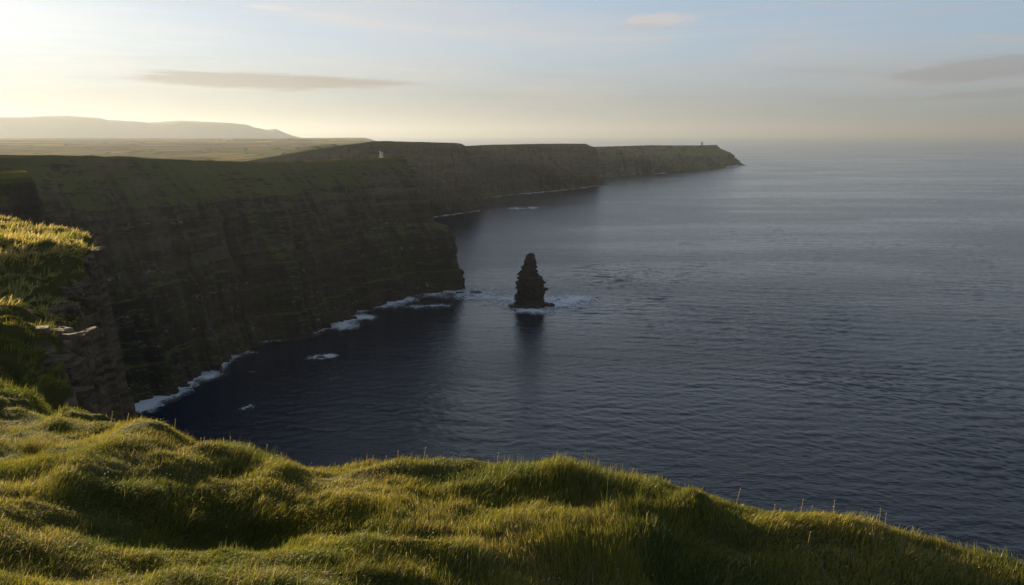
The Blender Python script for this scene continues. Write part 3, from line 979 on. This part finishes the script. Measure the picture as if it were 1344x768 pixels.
sea_rock(603, 385, (4.5, 4, 1.6), 31, 'low dark rock in the foam just off the cliff point')
sea_rock(624, 384.5, (7, 4, 1.8), 32, 'long low dark rock in the foam between the cliff point and the stack', .1)
sea_rock(733, 394, (3, 2, .9), 33, 'tiny rock awash in the white water beside the stack')
sea_rock(421, 470, (4, 3, .9), 34, 'lone rock breaking the surface out in the dark bay')
sea_rock(236, 499, (7, 4, 2.0), 35, 'broad dark rock in the broad patch of white surf')
sea_rock(243, 508, (4, 3, 1.4), 36, 'smaller dark rock beside the broad one in the surf')
sea_rock(462, 419, (5, 5, 2.4), 37, 'dark rock in white water at the foot of the buttress')
sea_rock(330, 489, (2.5, 2, .8), 38, 'small rock awash below the middle of the tall cliff')
p = at_z(686, 273, 0)
rock('sea_rock', (p[0], p[1], 0), (14, 9, 3), .1, 39, M_wet, 'small skerry awash in front of the third headland', 'rock', GK, 3)
p = at_z(866, 226.5, 0)
rock('sea_stack', (p[0], p[1], 12), (13, 13, 24), .1, 40, M_wet, 'tiny distant rock stump below the farthest headland', 'sea stack', None, 3)
p = at_z(693, 273.2, 0)


# ------------------------------------------------------------------ foam
def foam_patch(name, segs, res, label, seed):
    """segs: list of (polyline xy, half width, strength)"""
    allp = np.concatenate([np.array(s_[0]) for s_ in segs])
    mw = max(s_[1] for s_ in segs) * 2
    fx = np.arange(allp[:, 0].min() - mw, allp[:, 0].max() + mw, res)
    fy = np.arange(allp[:, 1].min() - mw, allp[:, 1].max() + mw, res * 1.5)
    FX, FY = np.meshgrid(fx, fy)
    dens = np.zeros(FX.shape)
    for P, w, s_ in segs:
        d = np.full(FX.shape, 1e9)
        for a, b in zip(np.array(P[:-1]), np.array(P[1:])):
            e = b - a
            q = np.clip(((FX - a[0]) * e[0] + (FY - a[1]) * e[1]) / (e @ e + 1e-9), 0, 1)
            d = np.minimum(d, np.hypot(FX - a[0] - e[0] * q, FY - a[1] - e[1] * q))
        dens = np.maximum(dens, s_ * np.clip(1 - d / (w * 2.1), 0, 1) ** .75)
    dens = dens * (1.25 + .7 * fbm(FX / 22, FY / 22, o=3, seed=seed))
    q = grid_quads(len(fy), len(fx))
    k = (dens.ravel()[q] > .05).any(1)
    q = q[k]
    v = np.stack([FX, FY, wave_height(FX, FY) + .75 + .2 * fbm(FX / 6, FY / 6, o=2, seed=seed + 1)], -1).reshape(-1, 3)
    used = np.unique(q)
    rm = np.full(len(v), -1); rm[used] = np.arange(len(used))
    me = np_mesh(name, v[used], rm[q])
    c = dens.ravel()[used]
    attr(me, 'tint', np.stack([c, c, c, np.ones_like(c)], -1))
    return tag(link(name, me, M_foam), label, 'foam', kind='stuff')


Z0 = lambda L: [tuple(at_z(a, b, 0)[:2]) for a, b in L]
foam_patch('sea_foam', [
    (Z0([(182, 533), (205, 522), (225, 508), (240, 498), (262, 494)]), 13, 1.15),
    (Z0([(262, 494), (285, 482), (300, 470), (325, 464)]), 7, .85),
    (Z0([(350, 446), (380, 441), (405, 437)]), 11, .95),
    (Z0([(405, 437), (430, 432)]), 6, .7),
    (Z0([(448, 429), (458, 420), (474, 417)]), 12, 1.15),
    (Z0([(470, 408), (488, 401), (510, 400), (530, 393)]), 14, .95),
    (Z0([(500, 388), (540, 383), (580, 382)]), 14, .6),
    (Z0([(412, 470), (430, 468)]), 6, .85),
    (Z0([(575, 383), (600, 383), (640, 388), (665, 393), (690, 395)]), 32, .85),
    (Z0([(640, 390), (672, 394)]), 30, .8),
    (Z0([(545, 403), (585, 401)]), 10, .55),
    (Z0([(700, 403), (722, 399), (745, 395)]), 26, 1.2),
    (Z0([(684, 405), (700, 405)]), 6, .45),
    (Z0([(320, 537), (330, 534)]), 4, .6), (Z0([(297, 470), (310, 466)]), 4, .6), (Z0([(430, 500), (440, 497)]), 3, .4)],
    1.1, 'white surf and drifting foam along the cliff foot and round the stack', 61)
foam_patch('surf_line', [
    (Z0([(565, 285.5), (600, 281), (632, 276)]), 14, .6), (Z0([(632, 260), (665, 256.5), (700, 253.5), (740, 249.5), (788, 243.5)]), 18, .6),
    (Z0([(678, 274), (694, 273)]), 22, 1.0), (Z0([(862, 228), (870, 227)]), 25, .7), (Z0([(955, 219.5), (972, 217)]), 40, .8)],
    5, 'thin white surf line along the foot of the distant headlands', 67)

# ------------------------------------------------------------------ towers
def ring_bm(bm, r0, r1, z0, z1, seg=28, c=(0, 0)):
    a = [2 * math.pi * k / seg for k in range(seg)]
    lo = [bm.verts.new((c[0] + r0 * math.cos(t_), c[1] + r0 * math.sin(t_), z0)) for t_ in a]
    hi = [bm.verts.new((c[0] + r1 * math.cos(t_), c[1] + r1 * math.sin(t_), z1)) for t_ in a]
    for k in range(seg):
        bm.faces.new((lo[k], lo[(k + 1) % seg], hi[(k + 1) % seg], hi[k]))
    bm.faces.new(hi)
    bm.faces.new(lo[::-1])


def box_bm(bm, x0, x1, y0, y1, z0, z1, rot=0.0):
    v = [bm.verts.new(p) for p in [(x0, y0, z0), (x1, y0, z0), (x1, y1, z0), (x0, y1, z0), (x0, y0, z1), (x1, y0, z1), (x1, y1, z1), (x0, y1, z1)]]
    for f in ((3, 2, 1, 0), (4, 5, 6, 7), (0, 1, 5, 4), (1, 2, 6, 5), (2, 3, 7, 6), (3, 0, 4, 7)):
        bm.faces.new([v[i] for i in f])
    if rot:
        bmesh.ops.rotate(bm, verts=v, cent=(0, 0, 0), matrix=__import__('mathutils').Matrix.Rotation(rot, 3, 'Z'))


dg = bpy.context.evaluated_depsgraph_get()
dg.update()
def drop(x, y):
    hit, loc, *_ = sc.ray_cast(bpy.context.evaluated_depsgraph_get(), Vector((x, y, 600)), Vector((0, 0, -1)))
    return loc.z if hit else 0.0


tb = at_d(501, 207, 1130)
zt_ = drop(tb[0], tb[1])
tw_ = empty('stone_tower', (tb[0], tb[1], zt_ - .3))
tw_.scale = (.74, .74, .74)
tag(tw_, 'small pale round stone tower with battlements on the grassy cliff top', 'tower')
def tpart(name, fn, mat, parent):
    bm = bmesh.new(); fn(bm)
    o = bm_obj(name, bm, mat)
    o.parent = parent
    return o
tpart('wall', lambda bm: ring_bm(bm, 3.3, 2.9, 0, 10.5), M_lime, tw_)
def battl(bm):
    ring_bm(bm, 3.25, 3.25, 10.5, 11.3)
    for k in range(9):
        box_bm(bm, 2.45, 3.2, -.5, .5, 11.3, 12.4, 2 * math.pi * k / 9)
tpart('battlement', battl, M_lime, tw_)
tpart('stair_turret', lambda bm: ring_bm(bm, 1.3, 1.25, 0, 14.2, 18, (-2.7, .6)), M_lime, tw_)
tpart('window', lambda bm: box_bm(bm, -.4, .4, -3.25, -2.6, 6.4, 8.0), M_dark, tw_)
tpart('door', lambda bm: box_bm(bm, -.6, .6, -3.45, -2.8, .4, 2.6), M_dark, tw_)
wl = bmesh.new()
for k in range(7):
    box_bm(wl, -6 + k * 1.8, -4.25 + k * 1.8, -.35, .35, -.4, 1.15 + .12 * ((k * 7) % 3))
o = bm_obj('low_wall', wl, M_lime)
o.location = (tb[0] + 2.0, tb[1] - 6, drop(tb[0] + 2, tb[1] - 6))
tag(o, 'low whitish stone wall in front of the pale round tower', 'wall')

tf = at_d(921, 191, 5520)
zf = drop(tf[0], tf[1])
t2 = empty('ruined_tower', (tf[0], tf[1], zf - 1))
tag(t2, 'tiny square ruined watchtower on the farthest headland', 'tower')
def ruin(bm):
    for (a0, a1, b0_, b1, hh) in [(-5, 5, -5, -3.6, 20), (-5, 5, 3.6, 5, 23), (-5, -3.6, -3.6, 3.6, 22), (3.6, 5, -3.6, 3.6, 18)]:
        box_bm(bm, a0, a1, b0_, b1, 0, hh)
tpart('wall', ruin, M_stone, t2)
tpart('window', lambda bm: box_bm(bm, -1, 1, -5.1, -4.2, 11, 14), M_dark, t2)

p = at_d(514.5, 186, 2330)
zk = drop(p[0], p[1])
ko = rock('rock_outcrop', (p[0], p[1], zk + .5), (7, 6, 6.5), .3, 71, M_stone, 'small bump of rock on the skyline of the second headland', 'rock')

# ------------------------------------------------------------------ air
bm = bmesh.new()
box_bm(bm, -128000, 128000, -128000, 128000, -9, 1050)
hz = NT('haze_air')
pv = hz.n('ShaderNodeVolumePrincipled')
pv.inputs['Color'].default_value = (.335, .385, .455, 1)
pv.inputs['Density'].default_value = 3.3e-5
pv.inputs['Anisotropy'].default_value = .42
hz.l(pv.outputs[0], hz.out.inputs['Volume'])
hz.m.volume_intersection_method = 'FAST' if hasattr(hz.m, 'volume_intersection_method') else None
tag(bm_obj('haze', bm, hz.m), 'thin pale sea haze filling the air', 'haze', kind='stuff')

# ------------------------------------------------------------------ sky
w = bpy.data.worlds.new('World')
sc.world = w
w.use_nodes = True
nt = NT.__new__(NT)
nt.t = w.node_tree
nt.t.nodes.clear()
wo = nt.n('ShaderNodeOutputWorld')
bg = nt.n('ShaderNodeBackground')
sky = nt.n('ShaderNodeTexSky', sky_type='NISHITA')
sky.sun_disc = False
sky.sun_elevation = SUN_EL
sky.sun_rotation = SUN_AZ
sky.altitude = 100
sky.air_density = 1.0
sky.dust_density = 1.0
sky.ozone_density = 1.5
tc = nt.n('ShaderNodeTexCoord')
sepv = nt.n('ShaderNodeSeparateXYZ')
nt.l(tc.outputs['Generated'], sepv.inputs[0])
AZ = nt.math('MULTIPLY', nt.math('ARCTAN2', sepv.outputs[0], sepv.outputs[1]), 180 / math.pi)
EL = nt.math('MULTIPLY', nt.math('ARCSINE', sepv.outputs[2]), 180 / math.pi)
comb = nt.n('ShaderNodeCombineXYZ')
nt.l(AZ, comb.inputs[0]); nt.l(EL, comb.inputs[1])
ae = comb.outputs[0]


def cloud(azc, elc, haz, hel, tilt, seed, stretch=(.16, 1.1), det=6, lo=.35, hi=.75):
    x = nt.math('SUBTRACT', AZ, azc)
    y = nt.math('SUBTRACT', nt.math('SUBTRACT', EL, elc), nt.math('MULTIPLY', x, tilt))
    r2 = nt.math('ADD', nt.math('POWER', nt.math('DIVIDE', x, haz), 2.0), nt.math('POWER', nt.math('DIVIDE', y, hel), 2.0))
    base = nt.math('SUBTRACT', 1.0, nt.math('SQRT', r2))
    nz_ = nt.noise(nt.map(ae, (stretch[0], stretch[1], 1), (0, 0, 0), (seed * 3.7, seed * 1.3, 0)), 1.0, det + 2, .68, .9)
    return nt.sm(nt.math('ADD', base, nt.math('MULTIPLY', nt.math('SUBTRACT', nz_, .5), 1.7)), lo - .3, hi - .25)


col = sky.outputs[0]
SKY_NODE = col
# thin high veil that pales the blue
hsv = nt.n('ShaderNodeHueSaturation')
hsv.inputs['Saturation'].default_value = 1.0
gam = nt.n('ShaderNodeGamma')
gam.inputs[1].default_value = .31
nt.l(col, gam.inputs[0])
mul = nt.n('ShaderNodeVectorMath', operation='MULTIPLY')
nt.l(gam.outputs[0], mul.inputs[0])
bank = nt.math('MULTIPLY', 1.0, nt.sm(EL, 8.0, 27.0, 1.0, .56))       # grey bank of murk low over the sea
mv = nt.n('ShaderNodeVectorMath', operation='SCALE')
nt.l(nt.mix(nt.sm(EL, -1.5, 7.0), nt.mix(nt.sm(AZ, -32.0, 26.0), tuple(a * b for a, b in zip(SKY_TINT, (.47, .425, .37))), tuple(a * b for a, b in zip(SKY_TINT, (.58, .60, .66)))), SKY_TINT), mv.inputs[0])
nt.l(bank, mv.inputs[3])
nt.l(mv.outputs[0], mul.inputs[1])
nt.l(mul.outputs[0], hsv.inputs['Color'])
col = hsv.outputs[0]
bw = nt.n('ShaderNodeRGBToBW')
nt.l(col, bw.inputs[0])


def scaled(tint):
    v = nt.n('ShaderNodeVectorMath', operation='SCALE')
    v.inputs[0].default_value = tint
    nt.l(bw.outputs[0], v.inputs[3])
    return v.outputs[0]


cir = nt.noise(nt.map(ae, (.05, .28, 1), (0, 0, .12), (2, 1, 0)), 1.0, 6, .6, .8)
col = nt.mix(nt.math('MULTIPLY', nt.sm(cir, .38, .72), .42), col, scaled((1.18, 1.10, 1.05)))
st = nt.noise(nt.map(ae, (.035, .95, 1), (0, 0, .03), (5, 3, 0)), 1.0, 7, .62, .6)
col = nt.mix(nt.math('MULTIPLY', nt.sm(st, .50, .72), nt.sm(EL, 14.0, 1.0, 0, .62)), col, scaled((.86, .83, .81)))
st2 = nt.noise(nt.map(ae, (.06, .8, 1), (0, 0, -.10), (11, 8, 0)), 1.0, 7, .65, 1.0)
col = nt.mix(nt.math('MULTIPLY', nt.sm(st2, .50, .72), .55), col, scaled((1.16, 1.12, 1.08)))
grey = cloud(-16.5, 3.55, 11.5, .62, -.012, 3, (.10, 1.3))
col = nt.mix(nt.math('MULTIPLY', grey, .95), col, scaled((.62, .58, .54)))
g2 = cloud(29.5, 3.9, 6.5, .85, .07, 5, (.14, 1.6))
col = nt.mix(nt.math('MULTIPLY', g2, .75), col, scaled((.76, .765, .80)))
g3 = cloud(31, 2.5, 5, .35, .05, 8, (.14, 1.6))
col = nt.mix(nt.math('MULTIPLY', g3, .6), col, scaled((.80, .80, .83)))
pk = cloud(9.8, 7.6, 3.2, .55, .03, 6, (.3, 1.2))
col = nt.mix(nt.math('MULTIPLY', pk, .6), col, scaled((1.30, 1.16, 1.10)))
pk2 = cloud(8.9, 7.3, 2.4, .26, .05, 16, (.3, 1.2))
col = nt.mix(nt.math('MULTIPLY', pk2, .4), col, scaled((.98, .90, .88)))
for a_, e_, q_ in ((-16, 8.2, 2.4), (-23, 8.9, 1.2)):
    ww = cloud(a_, e_, q_, .22, -.01, 9 + q_, (.3, 1.2))
    col = nt.mix(nt.math('MULTIPLY', ww, .55), col, scaled((1.2, 1.14, 1.06)))
nt.l(col, bg.inputs[0])
bg.inputs[1].default_value = .08
nt.l(bg.outputs[0], wo.inputs[0])

sl = bpy.data.lights.new('sun', 'SUN')
sl.energy = 5.0
sl.angle = R(.6)
sl.color = (1.0, .77, .475)
so = bpy.data.objects.new('sun', sl)
COL.objects.link(so)
sd3 = Vector((math.sin(SUN_AZ) * math.cos(SUN_EL), math.cos(SUN_AZ) * math.cos(SUN_EL), math.sin(SUN_EL)))
so.rotation_euler = sd3.to_track_quat('Z', 'Y').to_euler()

# ------------------------------------------------------------------ camera and output
cd = bpy.data.cameras.new('camera')
cd.sensor_width = 36
cd.lens = 36 * FPX / 1344
cd.clip_start = .5
cd.clip_end = 400000
co_ = bpy.data.objects.new('camera', cd)
COL.objects.link(co_)
co_.location = (0, 0, H)
co_.rotation_euler = (math.pi / 2 - PITCH, 0, 0)
sc.camera = co_
sc.render.resolution_x, sc.render.resolution_y = 1024, 585
sc.view_settings.view_transform = 'Standard'
sc.view_settings.look = 'None'
sc.view_settings.exposure = 1.6
sc.view_settings.gamma = 1
sc.view_settings.use_curve_mapping = False
sc.render.engine = 'CYCLES'
cy_ = sc.cycles
cy_.use_denoising = True
cy_.max_bounces = 6
cy_.diffuse_bounces = 2
cy_.glossy_bounces = 3
cy_.transmission_bounces = 3
cy_.volume_bounces = 0
cy_.transparent_max_bounces = 8
cy_.sample_clamp_indirect = 6
